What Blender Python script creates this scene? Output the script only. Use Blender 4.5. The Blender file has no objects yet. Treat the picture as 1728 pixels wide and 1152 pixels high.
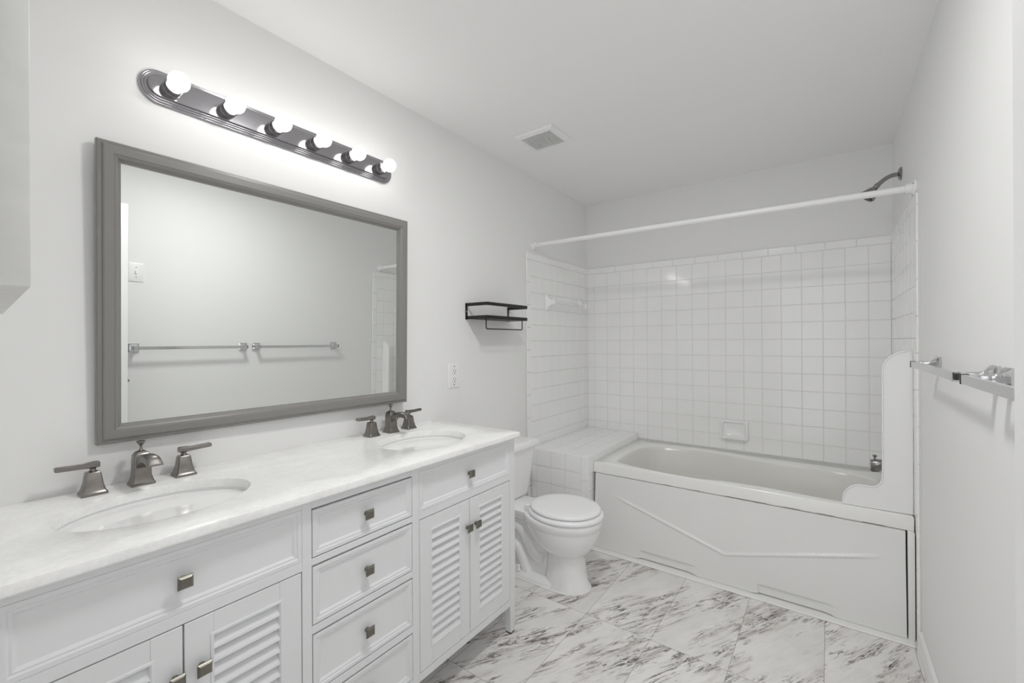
import bpy, bmesh, math, random
from mathutils import Vector, Matrix, Euler
random.seed(7)
C = bpy.context.scene.collection
PI = math.pi

# ------------------------------------------------------------------ camera, world, exposure
F_PX, YAW, PITCH, ROLL = 730.915, -0.6307, 0.0001, -0.0057
CAM = Vector((1.6293, -3.3000, 1.2766))
s_, c_ = math.sin(YAW), math.cos(YAW)
fw = Vector((s_*math.cos(PITCH), c_*math.cos(PITCH), math.sin(PITCH)))
r0 = Vector((c_, -s_, 0)); u0 = r0.cross(fw)
rt = r0*math.cos(ROLL) + u0*math.sin(ROLL); up = -r0*math.sin(ROLL) + u0*math.cos(ROLL)
cam_d = bpy.data.cameras.new('camera'); cam = bpy.data.objects.new('camera', cam_d); C.objects.link(cam)
cam.matrix_world = Matrix(((rt.x, up.x, -fw.x, CAM.x), (rt.y, up.y, -fw.y, CAM.y), (rt.z, up.z, -fw.z, CAM.z), (0, 0, 0, 1)))
cam_d.sensor_fit = 'HORIZONTAL'; cam_d.sensor_width = 36; cam_d.lens = F_PX/1728*36
cam_d.clip_start = .02
bpy.context.scene.camera = cam
world = bpy.data.worlds.new('world'); bpy.context.scene.world = world; world.use_nodes = True
bg = world.node_tree.nodes['Background']; bg.inputs[0].default_value = (.97, .985, 1, 1); bg.inputs[1].default_value = 1.2
vs = bpy.context.scene.view_settings
vs.view_transform = 'Standard'; vs.look = 'None'; vs.exposure = 0.27; vs.gamma = 1; vs.use_curve_mapping = False
BULB = 7.2
# added disk fill light under the ceiling, out of view, brightens the room
al = bpy.data.lights.new('ceiling_fill', 'AREA'); al.shape = 'DISK'; al.size = .22; al.energy = 10.0; al.color = (1, .995, .98)
alo = bpy.data.objects.new('ceiling_fill', al); C.objects.link(alo); alo.location = (1.12, -2.30, 2.385)
bpy.context.scene.cycles.max_bounces = 20; bpy.context.scene.cycles.diffuse_bounces = 14; bpy.context.scene.cycles.glossy_bounces = 8

# ------------------------------------------------------------------ helpers
def mat(name, col, rough=.5, metal=0, coat=0, spec=.5, noise=None, bump=None, emit=None):
    m = bpy.data.materials.new(name); m.use_nodes = True
    nt = m.node_tree; b = nt.nodes['Principled BSDF']
    b.inputs['Base Color'].default_value = (*col, 1); b.inputs['Roughness'].default_value = rough
    b.inputs['Metallic'].default_value = metal; b.inputs['Coat Weight'].default_value = coat
    b.inputs['Specular IOR Level'].default_value = spec
    tc = None
    def noise_node(scale, detail=4, stretch=(1, 1, 1)):
        nonlocal tc
        if tc is None: tc = nt.nodes.new('ShaderNodeTexCoord')
        mp = nt.nodes.new('ShaderNodeMapping'); mp.inputs['Scale'].default_value = stretch
        nt.links.new(tc.outputs['Object'], mp.inputs['Vector'])
        n = nt.nodes.new('ShaderNodeTexNoise'); n.inputs['Scale'].default_value = scale; n.inputs['Detail'].default_value = detail
        nt.links.new(mp.outputs[0], n.inputs['Vector']); return n
    if noise:
        sc, amt, st = (list(noise) + [(1, 1, 1)])[:3]
        n = noise_node(sc, 5, st); r = nt.nodes.new('ShaderNodeValToRGB')
        r.color_ramp.elements[0].position = .3; r.color_ramp.elements[1].position = .7
        r.color_ramp.elements[0].color = (*[max(0, c*(1-amt)) for c in col], 1)
        r.color_ramp.elements[1].color = (*[min(1, c*(1+amt*.5)) for c in col], 1)
        nt.links.new(n.outputs['Fac'], r.inputs['Fac']); nt.links.new(r.outputs[0], b.inputs['Base Color'])
    if bump:
        n = noise_node(bump[0], 3); bp = nt.nodes.new('ShaderNodeBump')
        bp.inputs['Strength'].default_value = bump[1]; bp.inputs['Distance'].default_value = .002
        nt.links.new(n.outputs['Fac'], bp.inputs['Height']); nt.links.new(bp.outputs[0], b.inputs['Normal'])
    if emit:
        b.inputs['Emission Color'].default_value = (1, .985, .96, 1); b.inputs['Emission Strength'].default_value = emit
    return m

M = {}
M['wall'] = mat('wall_paint', (.85, .85, .848), .5, spec=.3, bump=(180, .04))
M['ceiling'] = mat('ceiling_paint', (.91, .91, .91), .7, spec=.2)
M['trim'] = mat('trim_gloss_paint', (.86, .86, .86), .3)
M['tile'] = mat('glazed_tile', (.93, .93, .93), .09, spec=.5, noise=(3, .02))
M['grout'] = mat('grout', (.77, .77, .76), .8, spec=.1)
M['caulk'] = mat('caulk', (.90, .90, .88), .5)
M['porcelain'] = mat('porcelain', (.91, .91, .91), .07, coat=.3)
M['seat'] = mat('seat_plastic', (.92, .92, .93), .18)
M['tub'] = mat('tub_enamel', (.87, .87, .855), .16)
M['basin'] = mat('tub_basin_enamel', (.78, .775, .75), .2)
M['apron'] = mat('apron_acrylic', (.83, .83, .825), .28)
M['guard'] = mat('guard_plastic', (.87, .87, .87), .25)
M['cabinet'] = mat('cabinet_lacquer', (.80, .81, .82), .32, noise=(6, .02))
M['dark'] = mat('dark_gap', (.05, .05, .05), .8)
M['medicine'] = mat('medicine_cabinet_paint', (.70, .70, .69), .4, noise=(20, .06))
M['knob'] = mat('knob_bronze', (.20, .19, .165), .36, metal=.85)
M['nickel'] = mat('brushed_nickel', (.27, .255, .24), .3, metal=1, noise=(60, .12))
M['chrome'] = mat('chrome', (.62, .62, .63), .08, metal=1)
M['barchrome'] = mat('bar_chrome', (.70, .70, .70), .16, metal=1)
M['darkchrome'] = mat('dark_chrome', (.30, .295, .29), .16, metal=1)
M['plate'] = mat('plate_chrome', (.40, .39, .41), .12, metal=1)
M['frame'] = mat('frame_grey_paint', (.235, .23, .222), .32, spec=.5)
M['mirror'] = mat('mirror_silver', (.88, .90, .885), .0, metal=1)
M['bulb'] = mat('bulb_glow', (1, 1, 1), .3, emit=BULB)
M['socket_white'] = mat('socket_white', (.8, .8, .8), .4)
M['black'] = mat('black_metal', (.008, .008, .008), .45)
M['walnut'] = mat('dark_walnut', (.035, .012, .012), .5, noise=(14, .5, (2, 14, 14)))
M['plastic'] = mat('white_plastic', (.88, .88, .88), .3)
M['hole'] = mat('dark_hole', (.03, .025, .025), .6)
M['rod'] = mat('rod_white', (.88, .88, .88), .22)
M['vent_dark'] = mat('vent_inside', (.02, .015, .015), .8)
M['brass'] = mat('drain_metal', (.5, .48, .45), .2, metal=1)
M['rubber'] = mat('shower_face', (.03, .028, .028), .5)

def counter_material():
    m = mat('counter_stone', (.9, .9, .9), .22)
    nt = m.node_tree; b = nt.nodes['Principled BSDF']
    tc = nt.nodes.new('ShaderNodeTexCoord'); mp = nt.nodes.new('ShaderNodeMapping'); mp.inputs['Scale'].default_value = (1.6, 1, 1)
    nt.links.new(tc.outputs['Object'], mp.inputs[0])
    n1 = nt.nodes.new('ShaderNodeTexNoise'); n1.inputs['Scale'].default_value = 9; n1.inputs['Detail'].default_value = 8; n1.inputs['Roughness'].default_value = .65
    n2 = nt.nodes.new('ShaderNodeTexNoise'); n2.inputs['Scale'].default_value = 90; n2.inputs['Detail'].default_value = 3
    for n in (n1, n2): nt.links.new(mp.outputs[0], n.inputs['Vector'])
    r1 = nt.nodes.new('ShaderNodeValToRGB'); r1.color_ramp.elements[0].position = .32; r1.color_ramp.elements[1].position = .62
    r1.color_ramp.elements[0].color = (.87, .87, .865, 1); r1.color_ramp.elements[1].color = (.96, .96, .955, 1)
    r2 = nt.nodes.new('ShaderNodeValToRGB'); r2.color_ramp.elements[0].position = .3; r2.color_ramp.elements[1].position = .6
    r2.color_ramp.elements[0].color = (.9, .9, .9, 1); r2.color_ramp.elements[1].color = (1, 1, 1, 1)
    nt.links.new(n1.outputs['Fac'], r1.inputs[0]); nt.links.new(n2.outputs['Fac'], r2.inputs[0])
    mx = nt.nodes.new('ShaderNodeMix'); mx.data_type = 'RGBA'; mx.blend_type = 'MULTIPLY'; mx.inputs[0].default_value = .6
    nt.links.new(r1.outputs[0], mx.inputs[6]); nt.links.new(r2.outputs[0], mx.inputs[7]); nt.links.new(mx.outputs[2], b.inputs['Base Color'])
    return m
M['stone'] = counter_material()

def floor_material():
    m = mat('marble_floor', (.7, .7, .7), .22, spec=.45)
    nt = m.node_tree; N = nt.nodes; L = nt.links; b = N['Principled BSDF']
    def math_(op, a, bb=None, cc=None):
        n = N.new('ShaderNodeMath'); n.operation = op
        for i, v in enumerate((a, bb, cc)):
            if v is None: continue
            if isinstance(v, (int, float)): n.inputs[i].default_value = v
            else: L.new(v, n.inputs[i])
        return n.outputs[0]
    tc = N.new('ShaderNodeTexCoord'); sp = N.new('ShaderNodeSeparateXYZ'); L.new(tc.outputs['Object'], sp.inputs[0])
    TX, TY = .3015, .586
    u = math_('DIVIDE', math_('SUBTRACT', sp.outputs[0], .7065), TX); v = math_('DIVIDE', math_('ADD', sp.outputs[1], 1.463), TY)
    iu, iv = math_('FLOOR', u), math_('FLOOR', v)
    fu, fv = math_('SUBTRACT', u, iu), math_('SUBTRACT', v, iv)
    # seam distance in metres
    du = math_('MULTIPLY', math_('MINIMUM', fu, math_('SUBTRACT', 1, fu)), TX)
    dv = math_('MULTIPLY', math_('MINIMUM', fv, math_('SUBTRACT', 1, fv)), TY)
    seam = math_('LESS_THAN', math_('MINIMUM', du, dv), .0011)
    wn = N.new('ShaderNodeTexWhiteNoise'); wn.noise_dimensions = '2D'
    cb = N.new('ShaderNodeCombineXYZ'); L.new(iu, cb.inputs[0]); L.new(iv, cb.inputs[1]); L.new(cb.outputs[0], wn.inputs['Vector'])
    # the print restarts on every tile: vein-aligned coordinates
    lx = math_('MULTIPLY', fu, TX); ly = math_('MULTIPLY', fv, TY)
    ca, sa = math.cos(math.radians(61)), math.sin(math.radians(61))
    al = math_('ADD', math_('MULTIPLY', lx, ca), math_('MULTIPLY', ly, sa))
    ac = math_('SUBTRACT', math_('MULTIPLY', ly, ca), math_('MULTIPLY', lx, sa))
    off = math_('MULTIPLY', wn.outputs['Value'], 37.0)
    base = N.new('ShaderNodeCombineXYZ'); L.new(al, base.inputs[0]); L.new(ac, base.inputs[1]); L.new(off, base.inputs[2])
    def noise(sx, sy, scale, detail, rough=.6, dist=0, zoff=0):
        mp = N.new('ShaderNodeMapping'); mp.inputs['Scale'].default_value = (sx, sy, 1); mp.inputs['Location'].default_value = (0, 0, zoff)
        L.new(base.outputs[0], mp.inputs[0])
        n = N.new('ShaderNodeTexNoise'); n.inputs['Scale'].default_value = scale; n.inputs['Detail'].default_value = detail
        n.inputs['Roughness'].default_value = rough; n.inputs['Distortion'].default_value = dist
        L.new(mp.outputs[0], n.inputs['Vector']); return n.outputs['Fac']
    def smooth(x, a, bb):
        mr = N.new('ShaderNodeMapRange'); mr.interpolation_type = 'SMOOTHSTEP'
        mr.inputs['From Min'].default_value = a; mr.inputs['From Max'].default_value = bb; L.new(x, mr.inputs['Value']); return mr.outputs[0]
    band = smooth(noise(2.2, 8, 1, 3, .55, .6), .44, .58)
    n1 = noise(5, 44, 1, 7, .66, .8, 3)
    rid = math_('ABSOLUTE', math_('SUBTRACT', n1, .5))
    thin = math_('SUBTRACT', 1, smooth(rid, 0.0, .052))
    brk = smooth(noise(9, 26, 1, 5, .7, .3, 9), .40, .56)
    vein = math_('MULTIPLY', math_('MULTIPLY', thin, brk), math_('ADD', math_('MULTIPLY', band, .95), .08))
    n3 = noise(7, 70, 1, 6, .68, .5, 15)
    blot = math_('MULTIPLY', smooth(n3, .60, .68), band)
    vein = math_('MINIMUM', 1, math_('ADD', math_('MULTIPLY', vein, .95), math_('MULTIPLY', blot, .85)))
    soft = math_('MULTIPLY', smooth(noise(4, 30, 1, 5, .6, .4, 21), .44, .70), math_('ADD', math_('MULTIPLY', band, .55), .08))
    def mix(f, a, bb):
        mx = N.new('ShaderNodeMix'); mx.data_type = 'RGBA'
        L.new(f, mx.inputs[0])
        for i, q in ((6, a), (7, bb)):
            if isinstance(q, tuple): mx.inputs[i].default_value = q
            else: L.new(q, mx.inputs[i])
        return mx.outputs[2]
    tone = mix(smooth(noise(4, 4, 1, 3, .5, 0, 30), .35, .65), (.86, .845, .835, 1), (.78, .765, .752, 1))
    c1 = mix(soft, tone, (.38, .315, .295, 1)); c2 = mix(vein, c1, (.06, .042, .042, 1))
    L.new(mix(math_('MULTIPLY', seam, .75), c2, (.28, .26, .25, 1)), b.inputs['Base Color'])
    return m
M['floor'] = floor_material()

def bm_new(): return bmesh.new()

def add_box(bm, lo, hi, bevel=0, seg=2, taper=None):
    t = bmesh.new(); bmesh.ops.create_cube(t, size=1)
    for v in t.verts:
        v.co = Vector([lo[i] + (v.co[i]+.5)*(hi[i]-lo[i]) for i in range(3)])
    if taper: taper(t)
    if bevel: bmesh.ops.bevel(t, geom=list(t.edges), offset=bevel, segments=seg, profile=.6, affect='EDGES')
    merge(bm, t)

def merge(bm, t, mx=None):
    if mx is not None: bmesh.ops.transform(t, matrix=mx, verts=t.verts)
    vm = {v: bm.verts.new(v.co) for v in t.verts}
    for f in t.faces:
        try: bm.faces.new([vm[v] for v in f.verts])
        except ValueError: pass
    t.free()

def add_loft(bm, loops, cap0=True, cap1=True):
    rows = [[bm.verts.new(p) for p in lp] for lp in loops]
    n = len(rows[0])
    for a, b in zip(rows[:-1], rows[1:]):
        for i in range(n): bm.faces.new((a[i], a[(i+1) % n], b[(i+1) % n], b[i]))
    if cap0: bm.faces.new(rows[0][::-1])
    if cap1: bm.faces.new(rows[-1])

def add_tube(bm, pts, r, n=12, caps=True, squash=None):
    pts = [Vector(p) for p in pts]; rs = r if isinstance(r, (list, tuple)) else [r]*len(pts)
    tan = []
    for i in range(len(pts)):
        a = pts[max(i-1, 0)]; b = pts[min(i+1, len(pts)-1)]; tan.append((b-a).normalized())
    ref = Vector((0, 0, 1)) if abs(tan[0].z) < .9 else Vector((1, 0, 0))
    u = tan[0].cross(ref).normalized(); loops = []
    for p, t, rr in zip(pts, tan, rs):
        u = (u - t*u.dot(t)).normalized(); v = t.cross(u)
        loops.append([p + (u*math.cos(2*PI*k/n) + v*math.sin(2*PI*k/n)*(squash or 1))*rr for k in range(n)])
    add_loft(bm, loops, caps, caps)

def arc(pts, steps=8, rad=.01):
    """round the inner corners of a polyline"""
    pts = [Vector(p) for p in pts]; out = [pts[0]]
    for i in range(1, len(pts)-1):
        a = (pts[i-1]-pts[i]); b = (pts[i+1]-pts[i]); rr = min(rad, a.length*.49, b.length*.49)
        p0 = pts[i]+a.normalized()*rr; p1 = pts[i]+b.normalized()*rr
        for k in range(steps+1):
            t = k/steps; out.append(p0*(1-t)**2 + pts[i]*2*t*(1-t) + p1*t*t)
    out.append(pts[-1]); return out

def add_lathe(bm, prof, origin, axis='z', n=32):
    """prof: list of (radius, height along axis)"""
    o = Vector(origin); loops = []
    ax = {'x': Vector((1, 0, 0)), 'y': Vector((0, 1, 0)), 'z': Vector((0, 0, 1))}[axis] if isinstance(axis, str) else Vector(axis).normalized()
    ref = Vector((0, 0, 1)) if abs(ax.z) < .9 else Vector((1, 0, 0))
    u = ax.cross(ref).normalized(); v = ax.cross(u)
    for r, h in prof:
        loops.append([o + ax*h + (u*math.cos(2*PI*k/n)+v*math.sin(2*PI*k/n))*max(r, 1e-5) for k in range(n)])
    add_loft(bm, loops)

def add_prism(bm, poly, lo, hi, axis='y'):
    """poly: 2D list; extruded along axis from lo to hi"""
    def P(q, h):
        return {'y': (q[0], h, q[1]), 'x': (h, q[0], q[1]), 'z': (q[0], q[1], h)}[axis]
    add_loft(bm, [[P(q, lo) for q in poly], [P(q, hi) for q in poly]])

def root_of(o):
    while o.parent: o = o.parent
    return o

def obj(name, bm, m, parent=None, smooth=35, label=None):
    bmesh.ops.recalc_face_normals(bm, faces=bm.faces)
    me = bpy.data.meshes.new(name)
    if parent is not None:
        bmesh.ops.translate(bm, verts=bm.verts, vec=-root_of(parent).location)
    bm.to_mesh(me); bm.free()
    for mm in (m if isinstance(m, (list, tuple)) else [m]): me.materials.append(mm)
    if smooth:
        for p in me.polygons: p.use_smooth = True
        me.set_sharp_from_angle(angle=math.radians(smooth))
    o = bpy.data.objects.new(name, me); C.objects.link(o)
    if parent is not None: o.parent = parent
    if label: o['label'] = label
    return o

def tag(o, label, cat, group=None):
    o['label'] = label; o['category'] = cat
    if group: o['group'] = group
    return o

def thing(name, label, cat, loc=(0, 0, 0), group=None):
    o = bpy.data.objects.new(name, None); C.objects.link(o); o.location = loc; o.empty_display_size = .05
    return tag(o, label, cat, group)

def struct(name, bm, m, parent=None, smooth=None, label=None):
    o = obj(name, bm, m, parent, smooth, label)
    if parent is None: o['kind'] = 'structure'
    return o

def copy_tree(o, parent=None):
    c = o.copy(); C.objects.link(c)
    if parent is not None: c.parent = parent
    for ch in list(o.children): copy_tree(ch, c)
    return c

def pads(bm, O, U, V, us, vs, gap=.0022, th=.0030, tilt=.0010):
    """tiles with chamfered edges on the plane O + u*U + v*V (normal U x V)"""
    O, U, V = Vector(O), Vector(U), Vector(V); Nn = U.cross(V)
    for u0, u1 in us:
        for v0, v1 in vs:
            g = gap/2; ch = .0016
            lo = [O+U*a+V*b for a, b in ((u0+g, v0+g), (u1-g, v0+g), (u1-g, v1-g), (u0+g, v1-g))]
            tu, tv = random.uniform(-tilt, tilt), random.uniform(-tilt, tilt)
            cu, cv = (u0+u1)/2, (v0+v1)/2
            hi = []
            for a, b in ((u0+g+ch, v0+g+ch), (u1-g-ch, v0+g+ch), (u1-g-ch, v1-g-ch), (u0+g+ch, v1-g-ch)):
                hi.append(O+U*a+V*b+Nn*(th+(a-cu)*tu+(b-cv)*tv))
            add_loft(bm, [lo, hi], cap0=False)

def segs(lines): return list(zip(lines[:-1], lines[1:]))

# ------------------------------------------------------------------ room shell
W, H, YN = 1.932, 2.4033, -3.285
YB = -4.6
b = bm_new(); add_box(b, (-.12, YB, -.1), (W+.12, .12, 0)); floor = struct('floor', b, M['floor'])
b = bm_new(); add_box(b, (-.12, YB, H), (W+.12, .12, H+.1)); struct('ceiling', b, M['ceiling'])
b = bm_new(); add_box(b, (-.12, YB, 0), (0, .12, H)); wall_left = struct('wall_left', b, M['wall'])
b = bm_new(); add_box(b, (0, 0, 0), (W, .12, H)); wall_far = struct('wall_far', b, M['wall'])
b = bm_new(); add_box(b, (W, YB, 0), (W+.12, .12, H)); wall_right = struct('wall_right', b, M['wall'])
b = bm_new(); add_box(b, (0, YN-.11, 0), (1.12, YN, H)); add_box(b, (1.12, YN-.11, 2.06), (W, YN, H)); wall_near = struct('wall_near', b, M['wall'])

# right baseboard from the tub to the doorway
b = bm_new()
prof = [(W-.0005, 0), (W-.014, 0), (W-.014, .062), (W-.010, .070), (W-.010, .078), (W-.004, .088), (W-.0005, .090)]
add_loft(b, [[(x, -.9, z) for x, z in prof], [(x, YN, z) for x, z in prof]])
struct('baseboard_right', b, M['trim'], smooth=30)

# ------------------------------------------------------------------ wall tile
T, X0, Z0 = .1095, .0707, 1.7186
ZT = Z0+T          # underside of the cap row
ZC = 1.877         # top of the cap row
zl = [Z0-T*j for j in range(-1, 11)][::-1]      # 0.6236 ... 1.828
zl_tub = [.523] + zl
# far wall
b = bm_new(); add_box(b, (0.002, -.006, .40), (W-.002, -.0002, ZC-.004)); obj('grout', b, M['grout'], wall_far, None)
b = bm_new()
xs = [.006] + [X0+T*k for k in range(17)] + [W-.008]
pads(b, (0, -.006, 0), (1, 0, 0), (0, 0, 1), segs(xs), segs(zl_tub))
cap = [.006] + [X0+T*(5.8+1.385*k) for k in range(-4, 9)]
cap = [c for c in cap if c < W-.03] + [W-.008]
pads(b, (0, -.006, 0), (1, 0, 0), (0, 0, 1), segs(cap), [(ZT, ZC)], th=.0045, tilt=0)
obj('tile_panel', b, M['tile'], wall_far, None, label='white square glazed tiles of the far tub wall')
# left wall
YE, YI = -.912, -.864
ys = [YI]
while ys[-1]+T < -.02: ys.append(ys[-1]+T)
ys.append(-.008)
ys_l = [-y for y in ys]
b = bm_new(); add_box(b, (.0002, YE+.003, 0.0), (.006, -.001, ZC-.004)); obj('grout', b, M['grout'], wall_left, None)
b = bm_new()
zfull = [z for z in [Z0-T*j for j in range(-1, 16)] if z > .02][::-1]; zfull = [.002] + zfull
pads(b, (.006, 0, 0), (0, 1, 0), (0, 0, 1), segs(ys), segs(zfull))
capy = [YE, YI+.09, YI+.242, YI+.394, YI+.546, YI+.698, -.008]
pads(b, (.006, 0, 0), (0, 1, 0), (0, 0, 1), segs(capy), [(ZT, ZC)], th=.0045, tilt=0)
zt = [.002]
z = ZT-.0
tl = [z]
while tl[-1]-.152 > .05: tl.append(tl[-1]-.152)
pads(b, (.006, 0, 0), (0, 1, 0), (0, 0, 1), [(YE, YI)], segs([.002]+tl[::-1]), th=.0045, tilt=0)
obj('tile_panel', b, M['tile'], wall_left, None, label='white square glazed tiles beside the tub ledge')
# right wall
YR, YRI = -.898, -.852
b = bm_new(); add_box(b, (W-.006, YR+.003, 0.0), (W-.0002, -.001, ZC-.004)); obj('grout', b, M['grout'], wall_right, None)
b = bm_new()
yr = [.008]
while yr[-1]+T < -YRI-.01: yr.append(yr[-1]+T)
yr.append(-YRI)
pads(b, (W-.006, 0, 0), (0, -1, 0), (0, 0, 1), segs(yr), segs(zl_tub))
pads(b, (W-.006, 0, 0), (0, -1, 0), (0, 0, 1), segs([.008, .12, .272, .424, .576, .728, -YR]), [(ZT, ZC)], th=.0045, tilt=0)
pads(b, (W-.006, 0, 0), (0, -1, 0), (0, 0, 1), [(-YRI, -YR)], segs([.002]+tl[::-1]), th=.0045, tilt=0)
obj('tile_panel', b, M['tile'], wall_right, None, label='narrow strip of white tiles behind the splash guard')

# ------------------------------------------------------------------ tiled ledge between toilet and tub
BX, BY, BZ = .433, -.874, .563
bench = thing('tiled_ledge', 'white tiled ledge built in the corner between toilet tank and bathtub', 'ledge', (.22, -.45, 0))
b = bm_new(); add_box(b, (.0125, BY+.006, .001), (BX-.006, -.0125, BZ-.005)); obj('core', b, M['grout'], bench, None)
b = bm_new()
bxs = [.0125, .056, .164, .271, .382, BX]
pads(b, (0, BY+.006, 0), (1, 0, 0), (0, 0, 1), segs(bxs[:-1]), segs([.003, .018, .127, .236, .345, .454, BZ]), th=.006)
pads(b, (0, BY+.006, 0), (1, 0, 0), (0, 0, 1), [(.382, BX)], segs([.003, .106, .258, .410, BZ]), th=.006)
obj('front_tiles', b, M['tile'], bench, None)
b = bm_new()
pads(b, (0, 0, BZ-.006), (1, 0, 0), (0, 1, 0), segs(bxs), segs([BY, BY+.05]+[BY+.05+T*k for k in range(1, 8)]+[-.0125]), gap=.0014, th=.006, tilt=.0006)
obj('top_tiles', b, M['tile'], bench, None)
b = bm_new()
pads(b, (BX-.006, 0, 0), (0, 1, 0), (0, 0, 1), segs([BY, BY+.05]+[BY+.05+T*k for k in range(1, 8)]+[-.0125]), segs([.003, .127, .236, .345, .454, BZ]), th=.006)
obj('side_tiles', b, M['tile'], bench, None)

# ------------------------------------------------------------------ bathtub
tub = thing('bathtub', 'white alcove bathtub with raised crease on its front apron', 'bathtub', (1.19, -.4, 0))
RZ = .519
inner = [(.540, -.64), (.560, -.70), (.63, -.733), (.77, -.760), (.90, -.772), (1.03, -.775), (1.10, -.757), (1.16, -.735), (1.26, -.725), (1.36, -.722),
         (1.51, -.735), (1.66, -.742), (1.76, -.725), (1.82, -.67), (1.845, -.58), (1.848, -.45), (1.845, -.33), (1.82, -.24), (1.76, -.19), (1.66, -.17), (1.51, -.168),
         (1.36, -.165), (1.26, -.155), (1.16, -.140), (1.08, -.118), (.98, -.106), (.86, -.106), (.74, -.122), (.64, -.15), (.575, -.20), (.545, -.28), (.535, -.40), (.535, -.53)]
def resample(poly, n):
    P = [Vector((x, y, 0)) for x, y in poly]; m_ = len(P); out = []
    pts = []
    for i in range(m_):
        p0, p1, p2, p3 = P[i-1], P[i], P[(i+1) % m_], P[(i+2) % m_]
        for k in range(8):
            t = k/8
            pts.append(.5*((2*p1)+(p2-p0)*t+(2*p0-5*p1+4*p2-p3)*t*t+(3*p1-p0-3*p2+p3)*t**3))
    d = [0]
    for a, c in zip(pts, pts[1:]+pts[:1]): d.append(d[-1]+(c-a).length)
    for k in range(n):
        s = d[-1]*k/n; j = max(i for i in range(len(pts)) if d[i] <= s)
        a, c = pts[j], pts[(j+1) % len(pts)]; t = (s-d[j])/max(1e-9, d[j+1]-d[j]); out.append(a.lerp(c, t))
    return out
NI = 120
inn = resample(inner, NI); ctr = Vector((1.19, -.44, 0))
ox0, ox1, oy0, oy1 = .436, W-.0106, -.80, -.0115
def outward(p, x0, x1, y0, y1):
    d = p-ctr; ts = []
    if d.x > 1e-9: ts.append((x1-ctr.x)/d.x)
    if d.x < -1e-9: ts.append((x0-ctr.x)/d.x)
    if d.y > 1e-9: ts.append((y1-ctr.y)/d.y)
    if d.y < -1e-9: ts.append((y0-ctr.y)/d.y)
    return ctr+d*min(ts)
out = [outward(p, ox0, ox1, oy0, oy1) for p in inn]
# pull four of the rays exactly into the corners
for cx_, cy_ in ((ox0, oy0), (ox1, oy0), (ox1, oy1), (ox0, oy1)):
    k = min(range(NI), key=lambda i: (out[i].x-cx_)**2+(out[i].y-cy_)**2); out[k] = Vector((cx_, cy_, 0))
def lp(pts, z, f=None): return [(p.x, p.y, z) for p in pts]
def inset(pts, sx, sy, dx=0):
    return [Vector((ctr.x+dx+(p.x-ctr.x)*sx, ctr.y+(p.y-ctr.y)*sy, 0)) for p in pts]
b = bm_new()
def lerp_l(a, c, t): return [p.lerp(q, t) for p, q in zip(a, c)]
outb = [Vector((min(max(p.x, ox0+.004), ox1-.004), min(max(p.y, oy0+.005), oy1-.004), 0)) for p in out]
rimloops = [lp(out, .457), lp(out, RZ-.008), lp(lerp_l(out, outb, .4), RZ-.002), lp(outb, RZ), lp(lerp_l(outb, inn, .80), RZ), lp(lerp_l(outb, inn, .95), RZ-.002), lp(inn, RZ-.010)]
add_loft(b, rimloops, cap0=False, cap1=False)
add_box(b, (ox0, oy0+.0, .4565), (ox1, oy0+.03, .459))
obj('rim', b, M['tub'], tub, 40)
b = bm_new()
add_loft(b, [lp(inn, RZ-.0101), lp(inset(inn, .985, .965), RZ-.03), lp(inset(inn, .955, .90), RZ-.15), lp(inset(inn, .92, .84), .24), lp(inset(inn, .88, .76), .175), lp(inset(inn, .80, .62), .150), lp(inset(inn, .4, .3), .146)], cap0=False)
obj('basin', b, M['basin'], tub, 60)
# apron: one moulded sheet with the crease and the two toe notches
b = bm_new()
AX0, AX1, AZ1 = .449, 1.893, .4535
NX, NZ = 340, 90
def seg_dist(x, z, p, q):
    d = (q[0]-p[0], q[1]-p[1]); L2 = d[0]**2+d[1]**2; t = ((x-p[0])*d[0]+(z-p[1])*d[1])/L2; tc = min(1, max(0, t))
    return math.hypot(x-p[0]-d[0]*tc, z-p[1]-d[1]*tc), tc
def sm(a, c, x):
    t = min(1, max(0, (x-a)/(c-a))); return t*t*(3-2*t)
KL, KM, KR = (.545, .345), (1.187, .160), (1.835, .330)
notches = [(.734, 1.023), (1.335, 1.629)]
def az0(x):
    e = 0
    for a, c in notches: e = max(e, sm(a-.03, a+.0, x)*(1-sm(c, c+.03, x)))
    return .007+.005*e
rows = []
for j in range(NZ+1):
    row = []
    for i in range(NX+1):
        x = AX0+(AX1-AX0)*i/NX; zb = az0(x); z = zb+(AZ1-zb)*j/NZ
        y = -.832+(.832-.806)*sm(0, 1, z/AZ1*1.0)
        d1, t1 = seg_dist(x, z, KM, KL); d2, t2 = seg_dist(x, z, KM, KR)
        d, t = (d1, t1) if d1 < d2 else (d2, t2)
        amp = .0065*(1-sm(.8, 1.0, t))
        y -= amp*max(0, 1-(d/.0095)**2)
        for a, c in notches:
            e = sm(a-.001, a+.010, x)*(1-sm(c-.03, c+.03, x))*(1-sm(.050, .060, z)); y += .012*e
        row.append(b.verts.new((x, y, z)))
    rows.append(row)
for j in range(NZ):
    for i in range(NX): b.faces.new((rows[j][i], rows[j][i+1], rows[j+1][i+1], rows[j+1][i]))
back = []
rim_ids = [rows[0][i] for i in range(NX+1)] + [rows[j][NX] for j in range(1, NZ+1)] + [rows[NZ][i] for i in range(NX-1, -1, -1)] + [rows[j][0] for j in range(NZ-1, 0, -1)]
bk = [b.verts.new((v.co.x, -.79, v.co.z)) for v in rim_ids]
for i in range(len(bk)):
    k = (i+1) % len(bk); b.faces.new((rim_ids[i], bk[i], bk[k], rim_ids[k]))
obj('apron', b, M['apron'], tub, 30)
b = bm_new()   # end post between apron and wall, base strip on the floor
add_box(b, (1.899, -.822, .001), (W-.0106, -.79, .4565), .003)
obj('end_post', b, M['tub'], tub, 30)
b = bm_new()
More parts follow.
